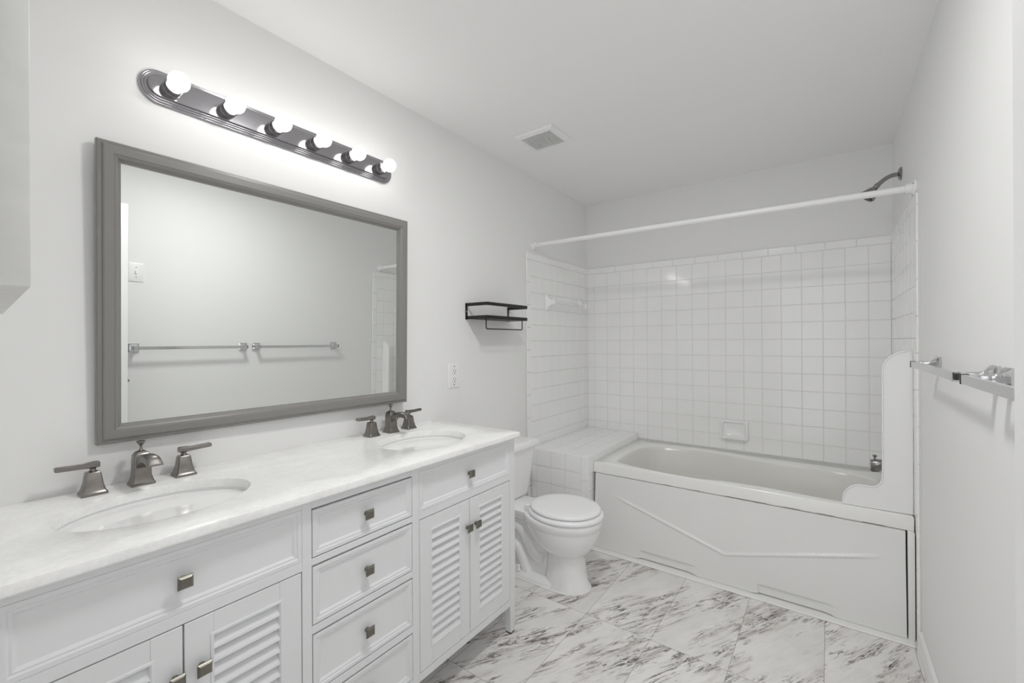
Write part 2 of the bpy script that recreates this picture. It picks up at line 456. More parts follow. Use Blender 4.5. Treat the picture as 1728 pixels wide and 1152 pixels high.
prof = [(-.79, .0005), (-.872, .0005), (-.872, .005), (-.862, .008), (-.842, .0085), (-.834, .0115), (-.79, .0125)]
prof = [(-.79, .0005), (-.872, .0005), (-.872, .004), (-.850, .0052), (-.79, .0056)]
add_loft(b, [[(BX+.003, y, z) for y, z in prof], [(W-.016, y, z) for y, z in prof]])
obj('base_strip', b, M['tub'], tub, 30)
b = bm_new()
add_tube(b, [(BX+.004, -.874, .003), (W-.018, -.874, .003)], .0042, 8)
obj('floor_caulk', b, M['caulk'], tub, 60)
b = bm_new(); add_box(b, (.46, -.785, .02), (.47, -.76, .45)); add_box(b, (.44, -.775, .01), (1.90, -.77, .456)); obj('gap_shade', b, M['dark'], tub, None)  # dark sheets behind the apron paint the shade seen in its gaps
b = bm_new(); add_lathe(b, [(.0, .001), (.03, .001), (.03, .004), (.02, .005), (0, .005)], (1.72, -.42, .147)); obj('drain', b, M['brass'], tub)

# splash guard
guard_pts = [(1.681, .523), (1.682, .558), (1.696, .588), (1.717, .608), (1.738, .616), (1.761, .617), (1.785, .6165), (1.800, .622), (1.812, .635), (1.820, .655), (1.822, .69),
             (1.823, 1.14), (1.8245, 1.155), (1.830, 1.174), (1.847, 1.197), (1.874, 1.217), (1.898, 1.224), (1.9185, 1.227), (1.9185, .523)]
def refine(pts, n=5, skip=()):
    out = []
    m_ = len(pts)
    for i in range(m_):
        p0, p1, p2, p3 = [Vector(pts[k % m_]) for k in (i-1, i, i+1, i+2)]
        if i in skip: out.append(tuple(p1)); continue
        for k in range(n):
            t = k/n; q = .5*((2*p1)+(p2-p0)*t+(2*p0-5*p1+4*p2-p3)*t*t+(3*p1-p0-3*p2+p3)*t**3); out.append((q.x, q.y))
    return out
gp = refine(guard_pts, 5, skip=(0, 9, 10, 11, 16, 17, 18))
from mathutils.geometry import tessellate_polygon
b = bm_new()
fr = [b.verts.new((x, -.7825, z)) for x, z in gp]; bk_ = [b.verts.new((x, -.768, z)) for x, z in gp]
for i in range(len(gp)):
    k = (i+1) % len(gp); b.faces.new((fr[i], bk_[i], bk_[k], fr[k]))
for t in tessellate_polygon([[Vector((x, z, 0)) for x, z in gp]]):
    b.faces.new([fr[i] for i in t]); b.faces.new([bk_[i] for i in reversed(t)])
g = obj('splash_guard', b, M['guard'], None, 30)
b = bm_new(); add_tube(b, [(x, -.7825, z) for x, z in gp+gp[:1]], .0036, 8, caps=False); obj('edge_bead', b, M['guard'], g, 60)
tag(g, 'white curved plastic splash guard standing on the tub rim at the right wall', 'splash guard')

# ------------------------------------------------------------------ shower fittings
rod = thing('shower_curtain_rod', 'white shower curtain rod spanning the tub from wall to wall', 'curtain rod', (.97, -.812, 1.925))
b = bm_new(); add_tube(b, [(.02, -.812, 1.933), (1.912, -.812, 1.917)], .0148, 20); obj('pole', b, M['rod'], rod)
for x0, sgn, zz in ((.0005, 1, 1.933), (W-.0005, -1, 1.917)):
    b = bm_new(); add_lathe(b, [(.001, 0), (.034, 0), (.034, .006*sgn), (.030, .010*sgn), (.021, .014*sgn), (.020, .035*sgn), (.001, .036*sgn)], (x0, -.812, zz), 'x', 28)
    fl = obj('flange', b, M['rod'], rod)
    for a in (0.5, 2.6, 4.7):
        b = bm_new()
        add_lathe(b, [(.0001, .0085*sgn), (.0042, .0085*sgn), (.0042, .0115*sgn), (.0001, .012*sgn)], (x0, -.812+.0265*math.cos(a), zz+.0265*math.sin(a)), 'x', 10)
        obj('screw', b, M['hole'], fl)

sh = thing('showerhead', 'dark metal shower head on a bent arm above the rod', 'shower head', (W, -.365, 2.115))
b = bm_new(); add_lathe(b, [(.001, 0), (.033, 0), (.033, -.003), (.026, -.010), (.013, -.014), (.001, -.0145)], (W-.0005, -.365, 2.115), 'x'); obj('flange', b, M['darkchrome'], sh)
b = bm_new(); add_tube(b, arc([(W-.002, -.365, 2.115), (1.893, -.365, 2.114), (1.865, -.365, 2.100), (1.838, -.365, 2.075)], 8, .03), .0105, 14); obj('arm', b, M['darkchrome'], sh)
ax = Vector((-.62, 0, -.78)).normalized()
b = bm_new(); add_lathe(b, [(.001, -.004), (.0125, -.004), (.0135, .006), (.012, .014), (.016, .022), (.024, .034), (.034, .056), (.0375, .066), (.0375, .072), (.034, .0735), (.001, .0735)], (1.840, -.365, 2.077), ax, 32)
hd = obj('head', b, M['darkchrome'], sh)
b = bm_new(); add_lathe(b, [(.001, .0735), (.0325, .0736), (.0315, .0775), (.001, .078)], (1.840, -.365, 2.077), ax, 32)
obj('spray_face', b, M['rubber'], hd)

sp = thing('tub_spout', 'dark metal tub spout with diverter knob peeking past the splash guard', 'tub spout', (W-.012, -.365, .63))
b = bm_new()
loops = []
for x, zc, hh, wy in ((W-.010, .632, .027, .027), (1.87, .630, .026, .026), (1.845, .628, .027, .026), (1.838, .622, .033, .026), (1.812, .619, .033, .025), (1.804, .620, .029, .022)):
    loops.append([(x, -.365+wy*math.copysign(abs(math.cos(a))**.7, math.cos(a)), zc+hh*math.copysign(abs(math.sin(a))**.7, math.sin(a))) for a in [2*PI*k/24 for k in range(24)]])
add_loft(b, loops); obj('body', b, M['darkchrome'], sp)
b = bm_new(); add_lathe(b, [(.001, .648), (.004, .648), (.004, .664), (.009, .668), (.010, .674), (.006, .676), (.001, .676)], (1.822, -.365, 0), 'z', 16); obj('diverter_knob', b, M['darkchrome'], sp)

vl = thing('shower_valve', 'round metal shower valve with lever, almost hidden behind the splash guard', 'valve', (W-.01, -.365, .80))
b = bm_new(); add_lathe(b, [(.001, 0), (.075, 0), (.073, -.006), (.03, -.012), (.025, -.045), (.02, -.06), (.001, -.061)], (W-.0102, -.365, .80), 'x'); obj('escutcheon', b, M['darkchrome'], vl)
b = bm_new(); add_tube(b, [(1.868, -.365, .80), (1.862, -.365, .775), (1.858, -.365, .755)], [.011, .009, .007], 12); obj('lever', b, M['darkchrome'], vl)

# soap dish on the far wall
sd = thing('soap_dish', 'white ceramic soap dish on the far tile wall above the tub', 'soap dish', (1.107, -.010, .665))
b = bm_new()
def rrect(cx, cz, hx, hz, r, n=6):
    P = []
    for (qx, qz, a0) in ((1, 1, 0), (-1, 1, PI/2), (-1, -1, PI), (1, -1, 1.5*PI)):
        for k in range(n+1):
            a = a0+PI/2*k/n; P.append((cx+qx*(hx-r)+r*math.cos(a), cz+qz*(hz-r)+r*math.sin(a)))
    return P
def dl(hx, hz, r, y, cz=.665, shear=0): return [(x, y - shear*(cz+hz-z)/(2*hz), z) for x, z in rrect(1.107, cz, hx, hz, r)]
add_loft(b, [dl(.086, .064, .012, -.0098), dl(.086, .064, .012, -.018, shear=.018), dl(.083, .061, .012, -.024, shear=.026), dl(.074, .053, .016, -.026, shear=.028), dl(.069, .048, .018, -.018, shear=.016), dl(.058, .038, .02, -.014, shear=.006)])
obj('body', b, M['porcelain'], sd, 50)
b = bm_new()
add_loft(b, [[(x, y, .612+dz) for x, y in [(1.107+.064*math.cos(a), -.020-.038*max(0, math.sin(a))) for a in [PI*k/16 for k in range(17)]]] for dz in (0, .010)])
obj('lip', b, M['porcelain'], sd, 40)

# ceramic towel bar on the left tile wall
ct = thing('ceramic_towel_bar', 'white ceramic towel bar with two flared posts on the left tile wall', 'towel bar', (.011, -.42, 1.553))
for yc in (-.655, -.155):
    b = bm_new()
    loops = []
    for x, hy, hz in ((.0105, .030, .058), (.016, .029, .056), (.022, .024, .046), (.032, .018, .032), (.048, .0145, .022), (.066, .0145, .020), (.074, .013, .018), (.077, .009, .012)):
        loops.append([(x, yc+p, 1.553+q) for p, q in rrect(0, 0, hy, hz, min(hy, hz)*.45)])
    add_loft(b, loops); obj('post', b, M['porcelain'], ct, 50)
b = bm_new(); add_tube(b, [(.058, -.642, 1.553), (.058, -.168, 1.553)], .0095, 16); obj('bar', b, M['rod'], ct)

# ------------------------------------------------------------------ towel bars on the right wall
tb = thing('towel_bar', 'chrome flat towel bar on the right wall, the one nearer the tub', 'towel bar', (W, -1.54, 1.19), 'chrome towel bars')
BF = 1.860          # front face of the bar
def tb_post(name, yc):
    b = bm_new(); loops = []
    for x, hy, hz in ((W-.0005, .027, .027), (W-.006, .027, .027), (W-.010, .023, .023), (W-.018, .014, .0145), (W-.030, .0105, .0115), (BF+.0105, .0105, .0115)):
        loops.append([(x, yc+p, 1.19+q) for p, q in rrect(0, 0, hy, hz, .003, 3)])
    add_loft(b, loops); return obj(name, b, M['chrome'], tb, 40)
TB0, TB1 = -1.900, -1.262
tb_post('post', TB1-.012); tb_post('post', TB0+.012)
b = bm_new(); add_box(b, (BF, TB0+.024, 1.1800), (BF+.010, TB1-.004, 1.2000), .0008, 1); obj('bar', b, M['barchrome'], tb, 30)
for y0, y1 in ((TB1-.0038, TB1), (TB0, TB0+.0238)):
    b = bm_new(); add_box(b, (BF-.001, y0, 1.1790), (BF+.0125, y1, 1.2010), .0006, 1); sl = obj('sleeve_or_gap_shade', b, M['chrome'] if y1 < -1.5 else M['black'], tb, 30)  # near end: sleeve; tub end: black strip painting the shaded gap at its lip
    if y1 < -1.5:
        b = bm_new(); add_box(b, (BF+.0015, y0-.0004, 1.1825), (BF+.0100, y0+.0002, 1.1975)); obj('open_end', b, M['hole'], sl, None)
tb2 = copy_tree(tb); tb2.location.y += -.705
tb2['label'] = 'chrome flat towel bar on the right wall, the one nearer the door'

# ------------------------------------------------------------------ toilet
TY = -1.287
to = thing('toilet', 'white round two-piece toilet between the vanity and the tub ledge', 'toilet', (.38, TY, 0))
def egg(z, xb, xf, w, n=48, p=2.0, skew=.5):
    """ring from back xb to front xf, widest at skew"""
    xm = xb+(xf-xb)*skew; out = []
    for k in range(n):
        a = 2*PI*k/n; ca, sa = math.cos(a), math.sin(a)
        ex = math.copysign(abs(ca)**(2/p), ca); ey = math.copysign(abs(sa)**(2/p), sa)
        out.append((xm+(xf-xm if ca > 0 else xm-xb)*ex, TY+w*ey, z))
    return out
b = bm_new()
add_loft(b, [egg(.0005, .385, .634, .105, p=2.3), egg(.012, .388, .632, .103, p=2.3), egg(.03, .398, .618, .094, p=2.3), egg(.08, .405, .611, .090, p=2.3), egg(.14, .408, .606, .087, p=2.3), egg(.172, .408, .605, .087, p=2.2),
             egg(.178, .400, .612, .092), egg(.186, .374, .626, .106), egg(.205, .345, .642, .124), egg(.235, .318, .662, .143), egg(.275, .292, .680, .159), egg(.31, .275, .690, .168), egg(.322, .271, .692, .170), egg(.326, .269, .697, .174), egg(.350, .264, .701, .177), egg(.362, .264, .700, .176), egg(.366, .27, .694, .17)])
# rear deck under the tank
def deck(z, x0, x1, w, r): return [(x, TY+y, z) for x, y in rrect((x0+x1)/2, 0, (x1-x0)/2, w, r)]
add_loft(b, [deck(.30, .10, .36, .070, .03), deck(.325, .075, .37, .095, .03), deck(.350, .06, .37, .106, .02), deck(.362, .06, .37, .106, .02), deck(.365, .065, .365, .10, .02)])
# rear base plate
def base(z, x0, x1, w, r): return [(x, TY+y, z) for x, y in rrect((x0+x1)/2, 0, (x1-x0)/2, w, r)]
add_loft(b, [base(.0005, .085, .50, .107, .06), base(.016, .085, .50, .106, .06), base(.026, .10, .50, .092, .05), base(.034, .12, .48, .06, .03)])
# spine that carries the deck and the bulging trapway
add_loft(b, [base(.02, .16, .42, .055, .03), base(.10, .12, .42, .05, .03), base(.22, .10, .40, .055, .03), base(.31, .09, .38, .07, .03)])
def cr(pts, n=10):
    P = [Vector(p) for p in pts]; P = [P[0]*2-P[1]]+P+[P[-1]*2-P[-2]]; out = []
    for i in range(1, len(P)-2):
        for k in range(n):
            t = k/n; p0, p1, p2, p3 = P[i-1:i+3]
            out.append(.5*((2*p1)+(p2-p0)*t+(2*p0-5*p1+4*p2-p3)*t*t+(3*p1-p0-3*p2+p3)*t**3))
    out.append(P[-2]); return out
for sgn in (-1, 1):
    yy = TY+sgn*.050
    path = cr([(.40, yy, .118), (.355, yy, .125), (.310, yy, .172), (.268, yy, .235), (.222, yy, .262), (.180, yy, .235)])
    add_tube(b, path, .031, 14)
    path = cr([(.180, yy, .235), (.165, yy, .185), (.195, yy, .152), (.232, yy, .140), (.262, yy, .095), (.285, yy, .045), (.300, yy, .02)])
    add_tube(b, path, .031, 14)
obj('bowl', b, M['porcelain'], to, 60)
b = bm_new()
ring = [Vector(p) for p in egg(0, .345, .636, .111, p=2.3)]
hull = [(.632+.004, 0)]
pts = []
for k in range(40):   # caulk line follows foot and base plate
    a = -PI/2+PI*k/39; pts.append(Vector((.49+.147*math.cos(a) if math.cos(a) > 0 else .49, TY+.109*math.sin(a), .003)))
for k in range(20):
    a = PI/2+PI*k/19; pts.append(Vector((.15+.066*math.cos(a), TY+.109*math.sin(a), .003)))
pts.append(pts[0])
add_tube(b, pts, .0042, 8, caps=False); obj('caulk_ring', b, M['caulk'], to, 60)
b = bm_new(); add_lathe(b, [(.001, .03), (.016, .03), (.015, .036), (.0115, .040), (.0105, .056), (.006, .060), (.001, .060)], (.255, TY-.083, 0), 'z', 20)
obj('bolt_cap', b, M['plastic'], to)
# seat and lid
b = bm_new()
SX0, SX1, SW = .300, .706, .181
add_loft(b, [egg(.3658, SX0+.03, SX1-.032, SW-.03), egg(.3715, SX0+.026, SX1-.028, SW-.026), egg(.3722, SX0+.001, SX1-.002, SW-.002), egg(.379, SX0, SX1, SW), egg(.387, SX0+.001, SX1-.003, SW-.003), egg(.391, SX0+.008, SX1-.012, SW-.012)])
st = obj('seat', b, M['seat'], to, 50)
b = bm_new()
LX0, LX1, LW = .312, .690, .170
add_loft(b, [egg(.3912, LX0+.030, LX1-.030, LW-.030), egg(.3985, LX0+.026, LX1-.026, LW-.026), egg(.3990, LX0+.001, LX1-.001, LW-.001), egg(.405, LX0, LX1, LW), egg(.410, LX0+.002, LX1-.002, LW-.002), egg(.414, LX0+.010, LX1-.010, LW-.010), egg(.416, LX0+.04, LX1-.04, LW-.04), egg(.4165, LX0+.12, LX1-.12, LW-.12)])
obj('lid', b, M['seat'], to, 50)
for sgn in (-1, 1):
    b = bm_new(); add_box(b, (.300, TY+sgn*.075-.016, .3655), (.332, TY+sgn*.075+.016, .398), .004); obj('hinge', b, M['seat'], to)
# tank
b = bm_new()
def tk(z, x1, hw, r=.03, x0=.030): return [(x, TY-.005+y, z) for x, y in rrect((x0+x1)/2, 0, (x1-x0)/2, hw, r)]
add_loft(b, [tk(.366, .160, .145), tk(.372, .172, .155), tk(.40, .176, .160), tk(.52, .190, .176), tk(.655, .205, .188)])
obj('tank', b, M['porcelain'], to, 50)
b = bm_new()
add_loft(b, [tk(.6555, .212, .195, .02, .022), tk(.660, .221, .203, .02, .018), tk(.680, .222, .204, .02, .017), tk(.689, .217, .199, .02, .02), tk(.692, .20, .185, .02, .03)])
obj('tank_lid', b, M['porcelain'], to, 50)

# ------------------------------------------------------------------ vanity
VX, VY0, VY1 = .507, -3.262, -1.749
VT = .857
va = thing('vanity_cabinet', 'white double-sink vanity cabinet with louvered doors and square knobs', 'vanity', (.26, -2.505, 0))
b = bm_new()
zb, zr = .124, .1505
yl0, yl1 = VY0, VY1
st_ = [(yl0, yl0+.036), (-2.706, -2.6795), (-2.3315, -2.3015), (yl1-.036, yl1)]        # stiles
FX = VX-.022
for y0, y1 in st_: add_box(b, (FX, y0, zb), (VX, y1, VT), .0012, 1)
bays = [(st_[0][1], st_[1][0]), (st_[1][1], st_[2][0]), (st_[2][1], st_[3][0])]
for y0, y1 in bays: add_box(b, (FX, y0, zb), (VX-.0005, y1, zr), .0012, 1)                 # bottom rail
for y0, y1 in (bays[0], bays[2]):
    add_box(b, (FX, y0, .6735), (VX-.0005, y1, .6995), .0008, 1)
    add_box(b, (FX, y0, .836), (VX-.0005, y1, VT), .0008, 1)
y0, y1 = bays[1]
add_box(b, (FX, y0, .8305), (VX-.0005, y1, VT), .0008, 1)
DR = [(.6985, .828), (.5165, .674), (.334, .4895), (.1535, .3055)]
for (a, c), (d, e) in zip(DR[:-1], DR[1:]): add_box(b, (FX, y0, e+.003), (VX-.0005, y1, a-.003), .0008, 1)
# box
add_box(b, (.012, VY0+.003, zb), (FX, VY0+.02, VT)); add_box(b, (.012, VY1-.02, zb), (FX, VY1-.003, VT))
add_box(b, (.012, VY0+.02, zb), (FX, VY1-.02, zb+.016)); add_box(b, (.012, VY0+.02, zb+.016), (.022, VY1-.02, VT))
add_box(b, (.022, -2.70, zb+.016), (FX, -2.684, VT)); add_box(b, (.022, -2.327, zb+.016), (FX, -2.311, VT))
obj('carcass', b, M['cabinet'], va, 30)
for yy in (VY0, VY1-.036):
    for x1 in (VX, .06):
        b = bm_new()
        def tp(t, yy=yy, x1=x1):
            for v in t.verts:
                if v.co.z < .02: v.co.y = yy+.018+(v.co.y-yy-.018)*.80; v.co.x = x1-.017+(v.co.x-x1+.017)*.88
        add_box(b, (x1-.034, yy+.0005, .005), (x1-.0005, yy+.0355, zb-.0005), .001, 1, tp); lg = obj('leg', b, M['cabinet'], va, 30)
        b = bm_new(); add_box(b, (x1-.030, yy+.004, .0), (x1-.004, yy+.032, .005)); obj('foot_pad', b, M['black'], lg, None)

def knob(parent, x, y, z):
    b = bm_new()
    add_lathe(b, [(.001, 0), (.0075, 0), (.006, .003), (.0055, .012), (.008, .016), (.001, .0162)], (x, y, z), 'x', 16)
    loops = []
    for dx, h in ((.014, .011), (.0165, .0138), (.0195, .0142), (.0215, .0128), (.0245, .0095)):
        loops.append([(x+dx, y+p*h, z+q*h) for p, q in ((1, 1), (-1, 1), (-1, -1), (1, -1))])
    add_loft(b, loops)
    return obj('knob', b, M['knob'], parent, 25)

def panel_front(name, y0, y1, z0, z1, xf, parent, border=.016, depth=.006, knobs=True):
    """drawer face with a stepped bead moulding around a recessed flat panel"""
    b = bm_new()
    steps = [(0, -.018), (0, -.001), (.001, 0), (border, 0), (border+.003, -.0025), (border+.007, -.0018), (border+.010, -.0035), (border+.013, -.006), (border+.017, -.0065)]
    loops = []
    for ins, dx in steps:
        loops.append([(xf+dx, y, z) for y, z in ((y0+ins, z0+ins), (y1-ins, z0+ins), (y1-ins, z1-ins), (y0+ins, z1-ins))])
    add_loft(b, loops)
    o = obj(name, b, M['cabinet'], parent, 20)
    if knobs: knob(o, xf-.0065, (y0+y1)/2, (z0+z1)/2)
    return o
for y0, y1 in (bays[0], bays[2]): panel_front('false_drawer_front', y0+.0006, y1-.0006, .6998, .8357, VX, va, border=.010)
for z0, z1 in DR: panel_front('drawer', bays[1][0]+.0028, bays[1][1]-.0016, z0, z1-.0028, VX-.0005, va, border=.010)

def door(y0, y1, z0, z1, knob_side):
    b = bm_new(); xf, xb = VX-.001, VX-.019
    oy0, oy1, oz0, oz1 = y0+.055, y1-.055, z0+.068, z1-.052
    add_box(b, (xb, y0, z0), (xf, oy0, z1), .001, 1); add_box(b, (xb, oy1, z0), (xf, y1, z1), .001, 1)
    add_box(b, (xb, oy0, z0), (xf-.0006, oy1, oz0), .001, 1); add_box(b, (xb, oy0, oz1), (xf-.0006, oy1, z1), .001, 1)
    # bead around the louvers
    def bead(e, x): return [(x, y, z) for y, z in ((oy0+e, oz0+e), (oy1-e, oz0+e), (oy1-e, oz1-e), (oy0+e, oz1-e))]
    add_loft(b, [bead(-.007, xf-.001), bead(-.006, xf+.002), bead(-.001, xf+.0025), bead(.002, xf-.002), bead(.002, xb+.002)], cap0=False, cap1=False)
    d = obj('door', b, M['cabinet'], va, 20)
    b = bm_new(); n = 13; pitch = (oz1-oz0)/n
    for k in range(n):
        zc = oz0+pitch*(k+.5); an = math.radians(36)     # tilt from vertical, lower edge forward
        hx, hz = math.sin(an), math.cos(an); w = .0205; t = .0032; xc = VX-.0125
        sec = []
        for q in range(12):
            a = 2*PI*q/12; p = w*math.copysign(abs(math.cos(a))**.7, math.cos(a)); r = t*math.sin(a)
            sec.append((xc+p*hx+r*hz, zc-p*hz+r*hx))
        add_loft(b, [[(x, oy0+.0005, z) for x, z in sec], [(x, oy1-.0005, z) for x, z in sec]])
    obj('louvers', b, M['cabinet'], d, 50)
    knob(d, xf, (y1-.0145) if knob_side > 0 else (y0+.031), .565)
    return d
for y0, y1 in (bays[0], bays[2]):
    ym = (y0+y1)/2 - (.002 if y0 > -2.5 else 0)
    door(y0+.0022, ym-.0016, .1530, .6705, 1); door(ym+.0016, y1-.0022, .1530, .6705, -1)

# counter with two oval cut-outs
CZ, CT = .881, .024
CX, CY0, CY1 = .533, -3.275, -1.743
SINKS = [(.272, -2.937, .142, .195), (.290, -2.085, .150, .191)]
b = bm_new()
n = 64
def ell(s, z, d=0): return [(s[0]+(s[2]+d)*math.cos(2*PI*k/n), s[1]+(s[3]+d)*math.sin(2*PI*k/n), z) for k in range(n)]
ymid = -2.505
def block(s, y0, y1, z, e=0):
    """rectangle ring point for every ellipse angle"""
    out = []
    x0, x1 = .001, CX-e; a0 = y0; a1 = y1
    for k in range(n):
        a = 2*PI*k/n; d = Vector((math.cos(a)*s[2], math.sin(a)*s[3])); ts = []
        if d.x > 1e-9: ts.append((x1-s[0])/d.x)
        if d.x < -1e-9: ts.append((x0-s[0])/d.x)
        if d.y > 1e-9: ts.append((a1-s[1])/d.y)
        if d.y < -1e-9: ts.append((a0-s[1])/d.y)
        t = min(ts); out.append([s[0]+d.x*t, s[1]+d.y*t, z])
    for cx_ in (x0, x1):
        for cy_ in (a0, a1):
            k = min(range(n), key=lambda i: (out[i][0]-cx_)**2+(out[i][1]-cy_)**2); out[k] = [cx_, cy_, z]
    return out
for s, y0, y1, e0, e1 in ((SINKS[0], CY0, ymid, 1, 0), (SINKS[1], ymid, CY1, 0, 1)):
    top = block(s, y0+.006*e0, y1-.006*e1, CZ, .006); mid = block(s, y0, y1, CZ-.006, 0); low = block(s, y0, y1, CZ-CT+.004, 0); bot = block(s, y0+.004*e0, y1-.004*e1, CZ-CT, .004)
    add_loft(b, [ell(s, CZ-CT), ell(s, CZ-.004), ell(s, CZ-.001, .0012), ell(s, CZ, .004), top, [[p[0]+(q[0]-p[0])*.7, p[1]+(q[1]-p[1])*.7, CZ-.0018] for p, q in zip(top, mid)], mid, low, bot, ell(s, CZ-CT)], cap0=False, cap1=False)
    # drop the inner seam wall faces between the halves
bmesh.ops.remove_doubles(b, verts=b.verts, dist=.0004)
bmesh.ops.delete(b, geom=[f for f in b.faces if all(abs(v.co.y-ymid) < .0003 for v in f.verts)], context='FACES')
ctop = obj('countertop', b, M['stone'], None, 30)
tag(ctop, 'pale speckled stone countertop with two oval cut-outs on the vanity', 'countertop')

for s, lab in ((SINKS[0], 'white oval undermount sink at the near left end of the vanity'), (SINKS[1], 'white oval undermount sink at the far end of the vanity, beside the toilet')):
    sk = thing('sink', lab, 'sink', (s[0], s[1], CZ-CT), 'undermount sinks')
    b = bm_new(); zt_ = CZ-CT-.0006
    add_loft(b, [ell(s, zt_, .022), ell(s, zt_, -.0005+.006), ell(s, zt_-.012, .003), ell(s, zt_-.05, -.010), ell(s, zt_-.09, -.032), ell(s, zt_-.118, -.062), ell(s, zt_-.130, -.10), ell(s, zt_-.133, -.125),
                 ell(s, zt_-.141, -.122), ell(s, zt_-.130, -.06), ell(s, zt_-.09, -.022), ell(s, zt_-.012, .014), ell(s, zt_-.009, .022)], cap0=False)
    obj('bowl', b, M['porcelain'], sk, 60)
    b = bm_new(); add_lathe(b, [(.001, 0), (.022, 0), (.022, .003), (.015, .004), (.012, .002), (.001, .002)], (s[0], s[1], zt_-.1335), 'z', 24); obj('drain', b, M['brass'], sk)

# faucets (widespread)
def faucet(yc, xs, hy, lab):
    fa = thing('faucet', lab, 'faucet', (xs, yc, CZ), 'widespread faucets')
    def sq(x, y, z, h, r=.15): return [(x+p, y+q, z) for p, q in rrect(0, 0, h, h, h*r, 3)]
    # spout body
    b = bm_new()
    add_loft(b, [sq(xs, yc, CZ+.0003, .027), sq(xs, yc, CZ+.005, .027), sq(xs, yc, CZ+.007, .0245), sq(xs, yc, CZ+.014, .0225), sq(xs, yc, CZ+.026, .0195), sq(xs, yc, CZ+.068, .0185), sq(xs, yc, CZ+.082, .0175), sq(xs, yc, CZ+.090, .013), sq(xs, yc, CZ+.094, .007)])
    obj('spout_body', b, M['nickel'], fa, 35)
    b = bm_new(); loops = []
    for x, zt1, zb1, hw in ((.006, .076, .030, .0150), (.018, .082, .048, .0150), (.034, .0885, .0625, .0150), (.055, .093, .0715, .0150), (.078, .0945, .0745, .0155), (.096, .0935, .0740, .0160), (.108, .0905, .0720, .0165), (.116, .084, .0700, .0172), (.121, .0745, .0690, .0180), (.1235, .0725, .0695, .0180)):
        r_ = (zt1-zb1); zm = zt1-r_*.45
        loops.append([(xs+x, yc+p, CZ+q) for p, q in ((-hw, zb1), (hw, zb1), (hw, zm), (hw*.92, zm+r_*.25), (hw*.7, zt1-r_*.06), (hw*.35, zt1), (-hw*.35, zt1), (-hw*.7, zt1-r_*.06), (-hw*.92, zm+r_*.25), (-hw, zm))])
    add_loft(b, loops); obj('spout', b, M['nickel'], fa, 40)
    b = bm_new(); add_lathe(b, [(.001, .090), (.0065, .090), (.005, .096), (.0032, .099), (.0032, .108), (.006, .112), (.0095, .117), (.0098, .121), (.004, .1225), (.001, .1225)], (xs-.002, yc, CZ), 'z', 20); obj('lift_knob', b, M['nickel'], fa)
    for sgn in (-1, 1):
        y = yc+sgn*hy
        b = bm_new()
        add_loft(b, [sq(xs, y, CZ+.0003, .0265), sq(xs, y, CZ+.005, .0265), sq(xs, y, CZ+.0075, .0240), sq(xs, y, CZ+.014, .0215), sq(xs, y, CZ+.030, .0180), sq(xs, y, CZ+.056, .0145), sq(xs, y, CZ+.059, .0125), sq(xs, y, CZ+.060, .006)])
        h = obj('handle', b, M['nickel'], fa, 35)
        b = bm_new(); add_lathe(b, [(.009, .060), (.0065, .063), (.0065, .067), (.010, .070), (.001, .0705)], (xs, y, CZ), 'z', 16)
        loops = []
        for d, hw, z0, z1 in ((-.013, .010, .070, .083), (-.010, .0115, .070, .0845), (.010, .0105, .070, .0835), (.018, .0090, .0705, .082), (.045, .0090, .0715, .083), (.068, .0098, .0725, .084), (.071, .009, .074, .0825)):
            loops.append([(xs+p, y+sgn*d, CZ+z) for p, z in ((-hw, z0+.002), (-hw+.002, z0), (hw-.002, z0), (hw, z0+.002), (hw, z1-.003), (hw-.003, z1), (-hw+.003, z1), (-hw, z1-.003))])
        add_loft(b, loops); obj('lever', b, M['nickel'], h, 35)
    return fa
faucet(-2.930, .058, .100, 'brushed nickel faucet with two lever handles at the near left sink')
faucet(-2.073, .070, .100, 'brushed nickel faucet with two lever handles at the sink beside the toilet')

# ------------------------------------------------------------------ mirror (hangs slightly out of true)
mi = thing('wall_mirror', 'large wall mirror in a grey moulded frame above the vanity', 'mirror', (.003, -3.016, 1.000))
MW, MH = 1.054, .836
b = bm_new()
prof = [(0, .000), (0, .018), (.003, .022), (.011, .023), (.013, .027), (.016, .0285), (.034, .0285), (.0365, .026), (.038, .0265), (.043, .024), (.050, .013), (.0525, .012), (.0525, .006), (.03, .0)]
loops = []
for u_, h_ in prof: loops.append([(.003+h_, -3.016+y, 1.0+z) for y, z in ((u_, u_), (MW-u_, u_), (MW-u_, MH-u_), (u_, MH-u_))])
add_loft(b, loops+[loops[0]], cap0=False, cap1=False)
obj('frame', b, M['frame'], mi, 20)
b = bm_new(); add_box(b, (.006, -3.016+.035, 1.035), (.0125, -3.016+MW-.035, MH+1-.035)); obj('glass', b, M['mirror'], mi, None)
mi.rotation_euler = (0, .016, -.022)

# ------------------------------------------------------------------ vanity light
LY0, LY1, LZ = -2.920, -2.013, 2.047
li = thing('vanity_light', 'chrome six-bulb vanity light bar mounted above the mirror', 'light', (0, -2.4665, LZ))
b = bm_new()
def stad(r, x, n_=24):
    out = []
    R = .051
    for k in range(n_+1):
        a = -PI/2+PI*k/n_; out.append((x, LY1-R+r*math.cos(a), LZ+r*math.sin(a)))
    for k in range(n_+1):
        a = PI/2+PI*k/n_; out.append((x, LY0+R+r*math.cos(a), LZ+r*math.sin(a)))
    return out
bl = [stad(.051, .0005), stad(.051, .004)]
for q in range(3):
    r1, h1 = .051-.0055*q, .004+.0045*q
    bl += [stad(r1-.0002, h1+.0018), stad(r1-.0012, h1+.0036), stad(r1-.0026, h1+.0046), stad(r1-.0040, h1+.0048), stad(r1-.0052, h1+.0044)]
bl += [stad(.0340, .0175), stad(.0330, .0240), stad(.0320, .0250)]
add_loft(b, bl)
obj('backplate', b, M['plate'], li, 32)
